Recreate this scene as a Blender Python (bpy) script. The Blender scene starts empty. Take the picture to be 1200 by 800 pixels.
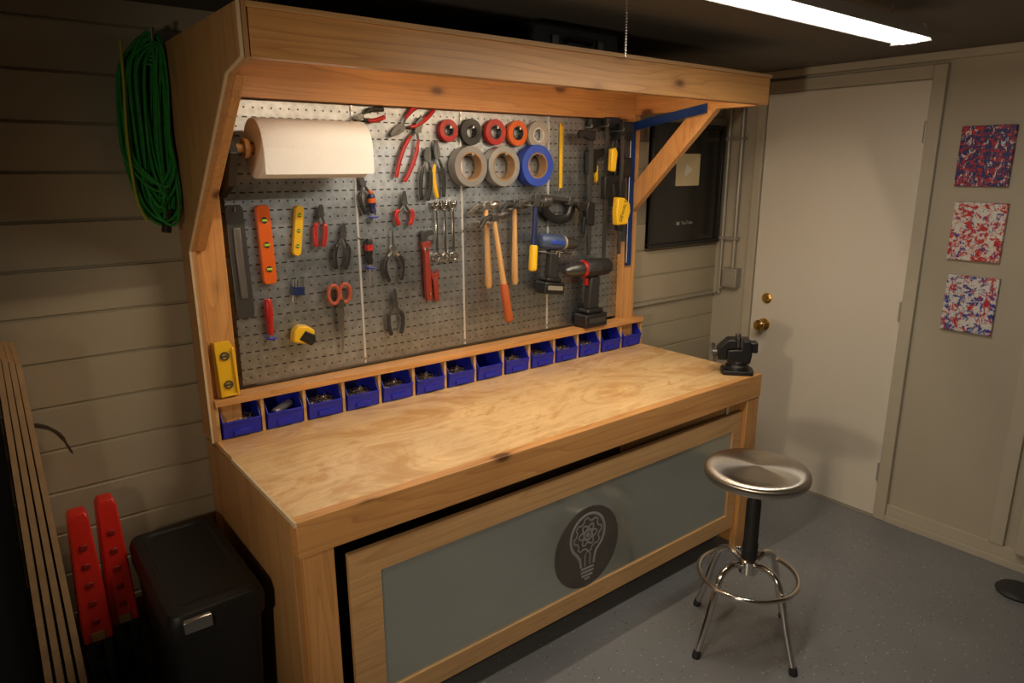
import bpy, bmesh, math, random
from mathutils import Vector, Matrix
random.seed(7)
sc=bpy.context.scene
COL=sc.collection
sc.view_settings.view_transform='Standard'
# ------------------------------------------------------------------ materials
def _new(name):
    m=bpy.data.materials.new(name);m.use_nodes=True;nt=m.node_tree
    return m,nt,nt.nodes["Principled BSDF"]
def L(nt,a,b): nt.links.new(a,b)
def mat(name,col,rough=.5,metal=0.,bump=0.,bscale=200,var=0.,vscale=8,emit=None,es=0,spec=None,coat=0):
    m,nt,b=_new(name)
    b.inputs["Base Color"].default_value=(*col,1);b.inputs["Roughness"].default_value=rough;b.inputs["Metallic"].default_value=metal
    if spec is not None: b.inputs["Specular IOR Level"].default_value=spec
    if coat: b.inputs["Coat Weight"].default_value=coat
    if emit: b.inputs["Emission Color"].default_value=(*emit,1);b.inputs["Emission Strength"].default_value=es
    tc=nt.nodes.new("ShaderNodeTexCoord")
    n=nt.nodes.new("ShaderNodeTexNoise");n.inputs["Scale"].default_value=vscale;n.inputs["Detail"].default_value=5
    L(nt,tc.outputs["Object"],n.inputs["Vector"])
    v=var if var else .06
    mx=nt.nodes.new("ShaderNodeMix");mx.data_type='RGBA'
    mx.inputs[6].default_value=(*[c*(1-v) for c in col],1);mx.inputs[7].default_value=(*[min(1,c*(1+v)) for c in col],1)
    L(nt,n.outputs["Fac"],mx.inputs[0]);L(nt,mx.outputs[2],b.inputs["Base Color"])
    if bump:
        n2=nt.nodes.new("ShaderNodeTexNoise");n2.inputs["Scale"].default_value=bscale;n2.inputs["Detail"].default_value=3
        L(nt,tc.outputs["Object"],n2.inputs["Vector"])
        bp=nt.nodes.new("ShaderNodeBump");bp.inputs["Strength"].default_value=bump;bp.inputs["Distance"].default_value=.002
        L(nt,n2.outputs["Fac"],bp.inputs["Height"]);L(nt,bp.outputs["Normal"],b.inputs["Normal"])
    return m
def ramp(nt,stops):
    r=nt.nodes.new("ShaderNodeValToRGB");e=r.color_ramp.elements
    e[0].position,e[0].color=stops[0][0],(*stops[0][1],1);e[1].position,e[1].color=stops[-1][0],(*stops[-1][1],1)
    for p,c in stops[1:-1]:
        x=e.new(p);x.color=(*c,1)
    return r
def mixc(nt,fac,a,b,mode='MIX'):
    mx=nt.nodes.new("ShaderNodeMix");mx.data_type='RGBA';mx.blend_type=mode
    if hasattr(fac,'links'): L(nt,fac,mx.inputs[0])
    else: mx.inputs[0].default_value=fac
    for i,q in ((6,a),(7,b)):
        if hasattr(q,'links'): L(nt,q,mx.inputs[i])
        else: mx.inputs[i].default_value=(*q,1)
    return mx.outputs[2]
def math_(nt,op,a,b=None,c=None):
    n=nt.nodes.new("ShaderNodeMath");n.operation=op
    for i,q in enumerate((a,b,c)):
        if q is None: continue
        if hasattr(q,'links'): L(nt,q,n.inputs[i])
        else: n.inputs[i].default_value=q
    return n.outputs[0]
def wood(name,grain='x',light=(.64,.32,.11),dark=(.38,.15,.045),knots=True,rough=.40,gs=9,blotch=.0,nb=4.,gm=.5):
    m,nt,b=_new(name)
    tc=nt.nodes.new("ShaderNodeTexCoord");mp=nt.nodes.new("ShaderNodeMapping")
    s=[gs]*3;s['xyz'.index(grain)]=gs*.06
    mp.inputs["Scale"].default_value=s;L(nt,tc.outputs["Object"],mp.inputs["Vector"])
    n=nt.nodes.new("ShaderNodeTexNoise");n.inputs["Scale"].default_value=1.3;n.inputs["Detail"].default_value=1.5;n.inputs["Roughness"].default_value=.4;n.inputs["Distortion"].default_value=.3
    L(nt,mp.outputs[0],n.inputs["Vector"])
    bands=math_(nt,'FRACT',math_(nt,'MULTIPLY',n.outputs["Fac"],nb*3))
    mid=tuple(.55*a+.45*c for a,c in zip(light,dark))
    r=ramp(nt,[(0,light),(.45,light),(.85,mid),(.95,dark),(1,light)])
    L(nt,bands,r.inputs[0])
    mpf=nt.nodes.new("ShaderNodeMapping");sf=[150.]*3;sf['xyz'.index(grain)]=4.;mpf.inputs["Scale"].default_value=sf;L(nt,tc.outputs["Object"],mpf.inputs["Vector"])
    nf=nt.nodes.new("ShaderNodeTexNoise");nf.inputs["Scale"].default_value=1;nf.inputs["Detail"].default_value=3;L(nt,mpf.outputs[0],nf.inputs["Vector"])
    rf=ramp(nt,[(.3,(.88,.88,.88)),(.7,(1.06,1.06,1.06))]);L(nt,nf.outputs["Fac"],rf.inputs[0])
    n2=nt.nodes.new("ShaderNodeTexNoise");n2.inputs["Scale"].default_value=2.6;n2.inputs["Detail"].default_value=4
    L(nt,tc.outputs["Object"],n2.inputs["Vector"])
    r2=ramp(nt,[(.3,tuple(c*.80 for c in light)),(.7,tuple(min(1,c*1.15) for c in light))]);L(nt,n2.outputs["Fac"],r2.inputs[0])
    col=mixc(nt,1-gm,r.outputs[0],r2.outputs[0])
    col=mixc(nt,1.,col,rf.outputs[0],'MULTIPLY')
    if knots:
        s2=[6.5]*3;s2['xyz'.index(grain)]=3.2
        mp2=nt.nodes.new("ShaderNodeMapping");mp2.inputs["Scale"].default_value=s2;L(nt,tc.outputs["Object"],mp2.inputs["Vector"])
        v=nt.nodes.new("ShaderNodeTexVoronoi");v.inputs["Scale"].default_value=1.;L(nt,mp2.outputs[0],v.inputs["Vector"])
        rk=ramp(nt,[(.08,(1,1,1)),(.12,(.45,.45,.45)),(.15,(.15,.15,.15)),(.22,(0,0,0))]);L(nt,v.outputs["Distance"],rk.inputs[0])
        col=mixc(nt,rk.outputs[0],col,tuple(c*.35 for c in dark))
    if blotch:
        n3=nt.nodes.new("ShaderNodeTexNoise");n3.inputs["Scale"].default_value=2.4;n3.inputs["Detail"].default_value=10;n3.inputs["Roughness"].default_value=.66;n3.inputs["Distortion"].default_value=1.8
        mp3=nt.nodes.new("ShaderNodeMapping");s3=[1.6]*3;s3['xyz'.index(grain)]=.8;mp3.inputs["Scale"].default_value=s3
        L(nt,tc.outputs["Object"],mp3.inputs["Vector"]);L(nt,mp3.outputs[0],n3.inputs["Vector"])
        rb=ramp(nt,[(.38,(1,1,1)),(.47,(.35,.35,.35)),(.52,(0,0,0)),(.57,(.1,.1,.1)),(.64,(.9,.9,.9))]);L(nt,n3.outputs["Fac"],rb.inputs[0])
        f=math_(nt,'MULTIPLY',rb.outputs[0],blotch)
        col=mixc(nt,f,col,tuple(c*q for c,q in zip(light,(.70,.56,.38))))
    L(nt,col,b.inputs["Base Color"]);b.inputs["Roughness"].default_value=rough
    bp=nt.nodes.new("ShaderNodeBump");bp.inputs["Strength"].default_value=.06;bp.inputs["Distance"].default_value=.001
    L(nt,nf.outputs["Fac"],bp.inputs["Height"]);L(nt,bp.outputs["Normal"],b.inputs["Normal"])
    return m
FX=wood("fir_along_x",'x');FZ=wood("fir_along_z",'z');FY=wood("fir_along_y",'y')
PLYTOP=wood("plywood_top",'x',(.80,.54,.27),(.56,.32,.13),knots=False,rough=.25,gs=3.5,blotch=.85,nb=4,gm=.32)
PLYZ=wood("plywood_side",'z',(.48,.265,.105),(.30,.14,.05),knots=False,gs=5)
PLYX=wood("plywood_frame",'x',(.62,.37,.165),(.42,.22,.08),knots=False,gs=6)
EDGE=mat("plywood_edge",(.62,.47,.29),.6,var=.2,vscale=40)
STEEL=mat("polished_steel",(.55,.54,.52),.28,1,var=.1)
LIPM=mat("bright_edge_steel",(.85,.86,.86),.3,.6)
DSTEEL=mat("dark_steel",(.12,.12,.12),.4,.8)
CHROME=mat("chrome",(.72,.70,.67),.16,1)
BLACK=mat("black_plastic",(.012,.012,.013),.42,0,bump=.1)
RUBBER=mat("black_rubber",(.02,.02,.021),.6)
RED=mat("red_grip",(.42,.012,.010),.38);ORANGE=mat("orange_plastic",(.70,.12,.01),.4);YEL=mat("yellow_plastic",(.78,.47,.015),.4)
BLUE=mat("blue_plastic",(.014,.022,.42),.35,var=.15);NAVY=mat("navy_plastic",(.01,.02,.09),.4);BLUETAPE=mat("blue_tape",(.02,.06,.40),.5)
SLATE=mat("slate_blue_plastic",(.05,.08,.17),.35)
WHITE=mat("white_plastic",(.8,.8,.78),.45);GREYTAPE=mat("grey_tape",(.22,.22,.22),.32);SILVTAPE=mat("silver_tape",(.42,.42,.41),.28,.5)
PAPER=mat("paper_towel",(.80,.80,.80),.9,bump=.5,bscale=120);CARD=mat("cardboard",(.33,.20,.10),.85)
BRASS=mat("brass",(.75,.50,.16),.25,1);HAND=wood("hickory_handle",'z',(.64,.38,.16),(.42,.2,.07),knots=False,gs=30)
GREEN=mat("green_cord",(.014,.22,.035),.45,var=.6,vscale=60);LIME=mat("lime_cord",(.36,.38,.03),.5)
REDPL=mat("red_sawhorse_plastic",(.60,.018,.008),.42,var=.1);GALV=mat("galvanised_pipe",(.40,.375,.32),.45,.4)
VIAL=mat("vial_green",(.40,.65,.06),.15);CLEAR=mat("clear_tape",(.42,.41,.38),.2)
SCREW=mat("zinc_screws",(.62,.54,.42),.3,.9,var=.3,vscale=90)
DOORM=mat("door_paint",(.68,.63,.545),.33,bump=.08,bscale=60,var=.02,vscale=3)
TRIMM=mat("trim_paint",(.46,.415,.33),.45,bump=.1,bscale=90)
WALLM=mat("wall_paint",(.42,.375,.295),.6,bump=.15,bscale=70,var=.05,vscale=4)
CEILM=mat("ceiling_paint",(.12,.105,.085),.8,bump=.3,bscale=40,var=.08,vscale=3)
SIDING=mat("siding_paint",(.42,.365,.265),.5,bump=.12,bscale=60,var=.07,vscale=3)
def floorm():
    m,nt,b=_new("speckled_epoxy_floor");tc=nt.nodes.new("ShaderNodeTexCoord")
    n=nt.nodes.new("ShaderNodeTexNoise");n.inputs["Scale"].default_value=2.5;n.inputs["Detail"].default_value=6;L(nt,tc.outputs["Object"],n.inputs["Vector"])
    base=ramp(nt,[(.3,(.165,.17,.18)),(.7,(.20,.205,.215))]);L(nt,n.outputs["Fac"],base.inputs[0])
    col=base.outputs[0]
    for scl,th,c in ((40,.10,(.50,.50,.50)),(36,.10,(.03,.03,.03)),(22,.04,(.55,.55,.55))):
        mp=nt.nodes.new("ShaderNodeMapping");mp.inputs["Location"].default_value=(scl,scl*.3,0);L(nt,tc.outputs["Object"],mp.inputs["Vector"])
        v=nt.nodes.new("ShaderNodeTexVoronoi");v.inputs["Scale"].default_value=scl;L(nt,mp.outputs[0],v.inputs["Vector"])
        col=mixc(nt,math_(nt,'LESS_THAN',v.outputs["Distance"],th),col,c)
    L(nt,col,b.inputs["Base Color"]);b.inputs["Roughness"].default_value=.30
    n2=nt.nodes.new("ShaderNodeTexNoise");n2.inputs["Scale"].default_value=40;L(nt,tc.outputs["Object"],n2.inputs["Vector"])
    bp=nt.nodes.new("ShaderNodeBump");bp.inputs["Strength"].default_value=.08;bp.inputs["Distance"].default_value=.003
    L(nt,n2.outputs["Fac"],bp.inputs["Height"]);L(nt,bp.outputs["Normal"],b.inputs["Normal"]);return m
FLOORM=floorm()
def brushed(name,col,rough=.35,axis=0,s=120,metal=1.):
    m,nt,b=_new(name);tc=nt.nodes.new("ShaderNodeTexCoord");mp=nt.nodes.new("ShaderNodeMapping")
    sc_=[s]*3;sc_[axis]=2;mp.inputs["Scale"].default_value=sc_;L(nt,tc.outputs["Object"],mp.inputs["Vector"])
    n=nt.nodes.new("ShaderNodeTexNoise");n.inputs["Scale"].default_value=1;n.inputs["Detail"].default_value=4;L(nt,mp.outputs[0],n.inputs["Vector"])
    b.inputs["Metallic"].default_value=metal
    L(nt,mixc(nt,n.outputs["Fac"],tuple(c*.93 for c in col),tuple(min(1,c*1.05) for c in col)),b.inputs["Base Color"])
    b.inputs["Roughness"].default_value=rough;return m
SHEET=brushed("brushed_sheet_steel",(.58,.61,.57),.15,0,metal=.8)
def seatm():
    m,nt,b=_new("spun_seat_steel")
    tg=nt.nodes.new("ShaderNodeTangent");tg.direction_type='RADIAL';tg.axis='Z';L(nt,tg.outputs[0],b.inputs["Tangent"])
    b.inputs["Metallic"].default_value=1;b.inputs["Roughness"].default_value=.33;b.inputs["Anisotropic"].default_value=.85
    tc=nt.nodes.new("ShaderNodeTexCoord");sx=nt.nodes.new("ShaderNodeSeparateXYZ");L(nt,tc.outputs["Object"],sx.inputs[0])
    rr=math_(nt,'SQRT',math_(nt,'ADD',math_(nt,'POWER',sx.outputs[0],2),math_(nt,'POWER',sx.outputs[1],2)))
    n=nt.nodes.new("ShaderNodeTexNoise");n.noise_dimensions='1D';n.inputs["Scale"].default_value=300;L(nt,rr,n.inputs["W"])
    L(nt,mixc(nt,n.outputs["Fac"],(.52,.49,.45),(.64,.60,.55)),b.inputs["Base Color"]);return m
SEATM=seatm()
def pegm():
    m,nt,b=_new("slotted_galvanised_steel");tc=nt.nodes.new("ShaderNodeTexCoord")
    sx=nt.nodes.new("ShaderNodeSeparateXYZ");L(nt,tc.outputs["Object"],sx.inputs[0])
    P=.0305
    ux=math_(nt,'DIVIDE',sx.outputs[0],P);uz=math_(nt,'DIVIDE',sx.outputs[2],P)
    fx=math_(nt,'ABSOLUTE',math_(nt,'SUBTRACT',math_(nt,'FRACT',ux),.5));fz=math_(nt,'ABSOLUTE',math_(nt,'SUBTRACT',math_(nt,'FRACT',uz),.5))
    par=math_(nt,'MODULO',math_(nt,'ABSOLUTE',math_(nt,'FLOOR',uz)),2)
    slot=math_(nt,'MULTIPLY',math_(nt,'LESS_THAN',fx,.29),math_(nt,'LESS_THAN',fz,.08))
    slot=math_(nt,'MULTIPLY',slot,par)
    rr=math_(nt,'SQRT',math_(nt,'ADD',math_(nt,'MULTIPLY',fx,fx),math_(nt,'MULTIPLY',fz,fz)))
    hole=math_(nt,'MULTIPLY',math_(nt,'LESS_THAN',rr,.11),math_(nt,'SUBTRACT',1,par))
    mask=math_(nt,'MAXIMUM',slot,hole)
    v=nt.nodes.new("ShaderNodeTexVoronoi");v.inputs["Scale"].default_value=45;L(nt,tc.outputs["Object"],v.inputs["Vector"])
    n=nt.nodes.new("ShaderNodeTexNoise");n.inputs["Scale"].default_value=4;n.inputs["Detail"].default_value=6;L(nt,tc.outputs["Object"],n.inputs["Vector"])
    base=mixc(nt,math_(nt,'ADD',math_(nt,'MULTIPLY',v.outputs["Distance"],.5),math_(nt,'MULTIPLY',n.outputs["Fac"],.6)),(.22,.245,.27),(.58,.63,.68))
    L(nt,mixc(nt,mask,base,(.03,.026,.022)),b.inputs["Base Color"])
    L(nt,math_(nt,'MULTIPLY',math_(nt,'SUBTRACT',1,mask),1.),b.inputs["Metallic"])
    L(nt,math_(nt,'MULTIPLY_ADD',n.outputs["Fac"],.3,.26),b.inputs["Roughness"]);return m
PEG=pegm()
def splat(name,base,layers,seed):
    m,nt,b=_new(name);tc=nt.nodes.new("ShaderNodeTexCoord");col=base
    for i,(c,t,s) in enumerate(layers):
        mp=nt.nodes.new("ShaderNodeMapping");mp.inputs["Location"].default_value=(seed*3.1+i*7,seed+i*5,seed*2);mp.inputs["Scale"].default_value=(1,1,.6 if i%2 else 1.1);L(nt,tc.outputs["Object"],mp.inputs["Vector"])
        n=nt.nodes.new("ShaderNodeTexNoise");n.inputs["Scale"].default_value=s;n.inputs["Detail"].default_value=5;n.inputs["Roughness"].default_value=.75;n.inputs["Distortion"].default_value=1.
        L(nt,mp.outputs[0],n.inputs["Vector"]);col=mixc(nt,math_(nt,'GREATER_THAN',n.outputs["Fac"],t),col,c)
    L(nt,col,b.inputs["Base Color"]);b.inputs["Roughness"].default_value=.45;return m
# ------------------------------------------------------------------ mesh builder
class M:
    def __init__(s,off=(0,0,0)): s.v=[];s.f=[];s.off=Vector(off)
    def add(s,vs,fs):
        n=len(s.v);s.v+= [Vector(v) for v in vs];s.f+=[[i+n for i in f] for f in fs];return s
    def box(s,x0,x1,y0,y1,z0,z1):
        vs=[(x,y,z) for x in (x0,x1) for y in (y0,y1) for z in (z0,z1)]
        return s.add(vs,[(0,1,3,2),(4,6,7,5),(0,4,5,1),(2,3,7,6),(0,2,6,4),(1,5,7,3)])
    def prism(s,poly,axis,a,b):
        def P(p,t): return {'x':(t,p[0],p[1]),'y':(p[0],t,p[1]),'z':(p[0],p[1],t)}[axis]
        n=len(poly);vs=[P(p,a) for p in poly]+[P(p,b) for p in poly]
        return s.add(vs,[list(range(n)),list(range(2*n-1,n-1,-1))]+[(i,(i+1)%n,n+(i+1)%n,n+i) for i in range(n)])
    def rings(s,rings,cap=True,closed=False):
        n=len(rings[0]);vs=[p for r in rings for p in r];fs=[];m=len(rings)
        for j in range(m if closed else m-1):
            k=(j+1)%m
            for i in range(n): fs.append((j*n+i,j*n+(i+1)%n,k*n+(i+1)%n,k*n+i))
        if cap and not closed: fs+= [list(range(n))[::-1],[(m-1)*n+i for i in range(n)]]
        return s.add(vs,fs)
    def lathe(s,prof,o=(0,0,0),ax=(0,0,1),seg=32,closed=False):
        ax=Vector(ax).normalized();o=Vector(o);u=ax.orthogonal().normalized();w=ax.cross(u)
        R=[[o+ax*h+(u*math.cos(2*math.pi*i/seg)+w*math.sin(2*math.pi*i/seg))*max(r,1e-4) for i in range(seg)] for r,h in prof]
        return s.rings(R,closed=closed)
    def cyl(s,p0,p1,r0,r1=None,seg=20):
        p0=Vector(p0);p1=Vector(p1);return s.lathe([(r0,0),(r0 if r1 is None else r1,(p1-p0).length)],p0,p1-p0,seg)
    def tube(s,pts,r,seg=10,closed=False,flat=1.):
        pts=[Vector(p) for p in pts];n=len(pts);R=[];prev=None
        for i,p in enumerate(pts):
            if closed: t=pts[(i+1)%n]-pts[i-1]
            else: t=pts[min(i+1,n-1)]-pts[max(i-1,0)]
            t.normalize()
            u=(prev-t*prev.dot(t)) if prev is not None else (t.orthogonal() if abs(t.y)>.9 else Vector((0,1,0))-t*t.y)
            u.normalize();prev=u;w=t.cross(u);rr=r[i] if isinstance(r,(list,tuple)) else r
            R.append([p+u*math.cos(2*math.pi*k/seg)*rr*flat+w*math.sin(2*math.pi*k/seg)*rr for k in range(seg)])
        return s.rings(R,closed=closed)
    def torus(s,o,ax,R,r,seg=40,rs=10):
        return s.lathe([(R+r*math.cos(2*math.pi*i/rs),r*math.sin(2*math.pi*i/rs)) for i in range(rs)],o,ax,seg,closed=True)
    def ring(s,o,ax,R,Ri,h,seg=36): return s.lathe([(R,0),(R,h),(Ri,h),(Ri,0)],o,ax,seg,closed=True)
    def obj(s,name,m,parent=None,bev=0.,label=None,cat=None,group=None,kind=None,loc=None,rot=None,smooth=True):
        me=bpy.data.meshes.new(name);off=s.off
        bm=bmesh.new();vs=[bm.verts.new(v-off) for v in s.v]
        for f in s.f:
            try: bm.faces.new([vs[i] for i in f])
            except ValueError: pass
        bmesh.ops.recalc_face_normals(bm,faces=bm.faces);bm.to_mesh(me);bm.free()
        me.materials.append(m)
        if smooth:
            me.polygons.foreach_set("use_smooth",[True]*len(me.polygons));me.set_sharp_from_angle(angle=.6)
        o=bpy.data.objects.new(name,me);COL.objects.link(o)
        if parent: o.parent=parent
        else: o.location=loc if loc is not None else off
        if rot: o.rotation_euler=rot
        if bev:
            b=o.modifiers.new("bevel","BEVEL");b.width=bev;b.segments=2;b.limit_method='ANGLE';b.angle_limit=.6
        tag(o,label,cat,group,kind);return o
def tag(o,label=None,cat=None,group=None,kind=None):
    if label:o["label"]=label
    if cat:o["category"]=cat
    if group:o["group"]=group
    if kind:o["kind"]=kind
def thing(name,label,cat,loc=(0,0,0),rot=None,group=None):
    o=bpy.data.objects.new(name,None);COL.objects.link(o);o.location=loc;o.empty_display_size=.05
    if rot:o.rotation_euler=rot
    tag(o,label,cat,group);return o
def dup(o,loc,rot=None,parent=None):
    c=o.copy();COL.objects.link(c)
    if parent: c.parent=parent
    else:
        c.location=loc
        if rot: c.rotation_euler=rot
    for k in o.children: dup(k,None,None,c)
    return c
def sm(pts,n=8,closed=False):
    P=[Vector(p) for p in pts];N=len(P);out=[]
    for i in range(N if closed else N-1):
        if closed:a,b,c,d=P[i-1],P[i],P[(i+1)%N],P[(i+2)%N]
        else:a,b,c,d=P[max(i-1,0)],P[i],P[i+1],P[min(i+2,N-1)]
        for k in range(n):
            t=k/n;out.append(.5*((2*b)+(c-a)*t+(2*a-5*b+4*c-d)*t*t+(3*b-a-3*c+d)*t**3))
    if not closed: out.append(P[-1])
    return out
def text(body,size,m,parent,loc,rot,name="lettering",ext=.0006):
    cu=bpy.data.curves.new("txt","FONT");cu.body=body;cu.size=size;cu.extrude=ext;cu.align_x='CENTER';cu.align_y='CENTER'
    t=bpy.data.objects.new("txt",cu);COL.objects.link(t);bpy.context.view_layer.update()
    me=bpy.data.meshes.new_from_object(t.evaluated_get(bpy.context.evaluated_depsgraph_get()))
    bpy.data.objects.remove(t);me.materials.clear();me.materials.append(m);me.name=name
    o=bpy.data.objects.new(name,me);COL.objects.link(o);o.parent=parent;o.location=loc;o.rotation_euler=rot;return o
HALF=math.pi/2
# ------------------------------------------------------------------ room
YW,XW,CZ=2.46,3.486,2.24
M((1,1,0)).box(-1.6,XW,-1.6,YW,-.05,0).obj("floor",FLOORM,kind="structure")
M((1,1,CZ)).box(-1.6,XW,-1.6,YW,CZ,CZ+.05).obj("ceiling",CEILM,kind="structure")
w=M((1,YW,0));prof=[(YW+.08,0)];z=1.322-.141*9
prof.append((YW,0))
while z<CZ:
    if z>0.01: prof+=[(YW-.004,z-.004),(YW+.009,z-.002),(YW+.009,z+.002),(YW+.003,z+.005)]
    z+=.141
prof+=[(YW,CZ),(YW+.08,CZ)]
w.prism(prof,'x',-1.6,XW+.08).obj("wall_back",SIDING,kind="structure",smooth=False)
M((XW,0,0)).box(XW,XW+.08,-1.6,YW,0,CZ).obj("wall_right",WALLM,kind="structure")
M((-1.6,0,0)).box(-1.68,-1.6,-1.6,YW,0,CZ).obj("wall_left",WALLM,kind="structure")
M((0,-1.6,0)).box(-1.6,XW,-1.68,-1.6,0,CZ).obj("wall_front",WALLM,kind="structure")
d=M((XW-.01,1.78,0)).box(XW-.014,XW,1.382,2.183,.008,2.128).obj("door_1",DOORM,kind="structure",bev=.002)
dl=d.location
M(dl).lathe([(.034,0),(.034,.006),(.016,.01),(.012,.03),(.020,.04),(.030,.052),(.031,.062),(.022,.072),(0,.075)],(XW-.014,2.095,.895),(-1,0,0)).obj("door_knob",BRASS,d)
M(dl).lathe([(.030,0),(.029,.008),(.020,.012),(.018,.018),(0,.019)],(XW-.014,2.09,1.045),(-1,0,0)).obj("deadbolt",BRASS,d)
for hz in (1.906,1.08,.25):
    M(dl).box(XW-.020,XW-.012,1.372,1.392,hz-.045,hz+.045).cyl((XW-.024,1.381,hz-.048),(XW-.024,1.381,hz+.048),.006).obj("hinge",GALV,d)
M((XW,1.35,0)).box(XW-.028,XW,1.322,1.379,0,2.19).box(XW-.028,XW,2.187,2.235,0,2.19).box(XW-.028,XW,1.379,2.187,2.133,2.19).obj("trim_1",TRIMM,kind="structure",bev=.003)
M((XW,.9,0)).box(XW-.022,XW,.815,.875,.09,CZ).obj("trim_2",TRIMM,kind="structure",bev=.002)
M((XW,.7,0)).box(XW-.05,XW,.70,.765,.09,CZ).obj("trim_3",TRIMM,kind="structure",bev=.002)
M((XW,0,0)).box(XW-.03,XW,-1.6,1.322,0,.035).box(XW-.018,XW,-1.6,1.322,.035,.09).obj("baseboard_right",TRIMM,kind="structure",bev=.002)
M((XW,1.8,0)).box(XW-.03,XW-.0,1.379,2.187,0,.006).obj("trim_4",GALV,kind="structure")
M((XW,1.8,2.2)).box(XW-.035,XW,-1.6,2.44,2.205,CZ).obj("trim_5",TRIMM,kind="structure",bev=.002)
# pipes
o=(XW-.02,2.33,1.1)
r=thing("electrical_conduit","grey metal conduit pipes with outlet box in the corner","pipe",o)
M(o).cyl((XW-.018,2.408,1.03),(XW-.018,2.408,2.205),.010).obj("vertical_pipe",GALV,r)
M(o).cyl((XW-.018,2.325,1.18),(XW-.018,2.325,2.205),.012).obj("vertical_pipe",GALV,r)
M(o).tube(sm([(2.70,YW-.014,1.03),(3.0,YW-.014,1.03),(3.42,YW-.014,1.03),(3.455,YW-.03,1.035),(3.465,2.40,1.06),(3.465,2.37,1.08)],6),.008).obj("branch_pipe",GALV,r)
M(o).box(XW-.055,XW-.001,2.275,2.365,1.08,1.19).obj("outlet_box",GALV,r,bev=.004)
M(o).box(XW-.060,XW-.055,2.29,2.35,1.095,1.175).obj("cover_plate",GALV,r,bev=.002)
for z in (1.35,1.9):
    M(o).box(XW-.033,XW-.001,2.30,2.43,z,z+.015).obj("strap",GALV,r)
# ------------------------------------------------------------------ workbench
X0,X1,YF,ZT=.564,2.719,1.629,.854
bo=(1.64,2.0,0)
wb=thing("workbench","large fir and plywood workbench with overhead canopy frame","workbench",bo)
M(bo).box(X0,X1,YF+.036,YW-.008,ZT-.018,ZT).obj("worktop",PLYTOP,wb,bev=.001,label="light plywood worktop with blotchy worn grain")
M(bo).box(X0,X1,YF,YF+.036,.748,ZT+.001).obj("front_rail",FX,wb,bev=.002)
M(bo).box(X0-.004,X0+.012,YF+.036,YW-.008,0,ZT-.018).obj("side_panel",PLYZ,wb,bev=.001)
M(bo).box(X1-.058,X1-.042,YF+.14,YW-.06,0,ZT-.018).obj("side_panel",PLYZ,wb,bev=.001)  # unseen right panel, added so the gap under the front rail stays dark
M(bo).box(X0-.005,X0+.002,YF,YW-.3,ZT-.012,ZT+.002).obj("edge_banding",EDGE,wb)
M(bo).box(X0+.012,X0+.100,YF+.004,YF+.042,0,.748).obj("leg",FZ,wb,bev=.002)
M(bo).box(X1-.09,X1-.002,YF+.004,YF+.042,0,.748).obj("leg",FZ,wb,bev=.002)
M(bo).box(X1-.04,X1-.002,YF+.042,YF+.13,0,.836).obj("leg",FZ,wb,bev=.002)
M(bo).box(X1-.09,X1-.002,2.36,YW-.012,0,.836).obj("leg",FZ,wb,bev=.002)
M(bo).box(X1-.04,X1-.002,YF+.14,2.355,.748,.836).obj("side_rail",FY,wb,bev=.002)
SHADEW=mat("shaded_inner_plywood",(.10,.06,.03),.7)  # shade inside the bench put into the plywood colour
M(bo).box(X0+.012,X1-.06,2.38,YW-.012,.06,.83).obj("back_panel",SHADEW,wb)
M(bo).box(X0+.012,X1-.06,YF+.12,2.38,.06,.085).obj("lower_shelf",SHADEW,wb)
side=[(YW-.006,ZT),(2.335,ZT),(2.345,1.50),(1.80,1.975),(1.678,1.998),(1.678,2.119),(YW-.006,2.119)]
M(bo).prism(side,'x',.553,.571).obj("canopy_side",PLYZ,wb,bev=.001)
M(bo).prism([(p[0]-.003,p[1]) for p in side[1:6]]+[(1.681,2.119),(1.681,2.001),(1.803,1.978),(2.348,1.503),(2.338,ZT)],'x',.549,.556).obj("edge_banding",EDGE,wb)
M(bo).prism([(2.35,1.50),(1.81,1.975),(1.90,2.0),(2.44,1.54),(2.44,1.50)],'x',.571,.602).obj("slanted_rail",FZ,wb,bev=.002)
M(bo).box(.571,.602,1.72,2.44,2.0,2.11).obj("canopy_side_rail",FY,wb,bev=.002)
M(bo).box(.571,.665,2.365,YW-.01,ZT,1.9).obj("post",FZ,wb,bev=.002)
M(bo).box(2.585,2.675,2.37,YW-.01,ZT,2.0).obj("post",FZ,wb,bev=.002)
M(bo).box(.574,2.6725,1.682,1.72,2.002,2.106).obj("canopy_header",FX,wb,bev=.002)
M(bo).box(.571,2.678,1.677,YW-.008,2.106,2.119).obj("canopy_roof",PLYX,wb,bev=.001)
M(bo).box(.602,2.635,2.368,2.406,1.978,2.106).obj("back_rail",FX,wb,bev=.002)
M(bo).box(2.635,2.6725,1.72,2.37,2.0,2.106).obj("canopy_side_rail",FY,wb,bev=.002)
M(bo).prism([(2.035,2.0),(1.905,2.0),(2.37,1.54),(2.37,1.67)],'x',2.632,2.670).obj("diagonal_brace",FZ,wb,bev=.002)
NB=14;P=(2.713-.577)/NB
M(bo).box(.571,2.715,2.33,2.405,.976,1.0).obj("ledge",FX,wb,bev=.002)
for i in range(NB+1):
    x=.577+P*i;M(bo).box(x-.006,x+.006,2.342,2.44,ZT,.976).obj("cubby_divider",PLYX,wb,bev=.0008)
yz=1.672
fx0,fx1,fz0,fz1=.712,2.625,.115,.692
fr=M(bo)
fr.box(fx0,fx1,yz-.018,yz,fz1-.085,fz1).box(fx0,fx1,yz-.018,yz,fz0,fz0+.075).box(fx0,fx0+.10,yz-.018,yz,fz0+.075,fz1-.085).box(fx1-.06,fx1,yz-.018,yz,fz0+.075,fz1-.085)
frame=fr.obj("front_panel_frame",PLYX,wb,bev=.0015,label="plywood frame around the brushed steel panel")
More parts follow.
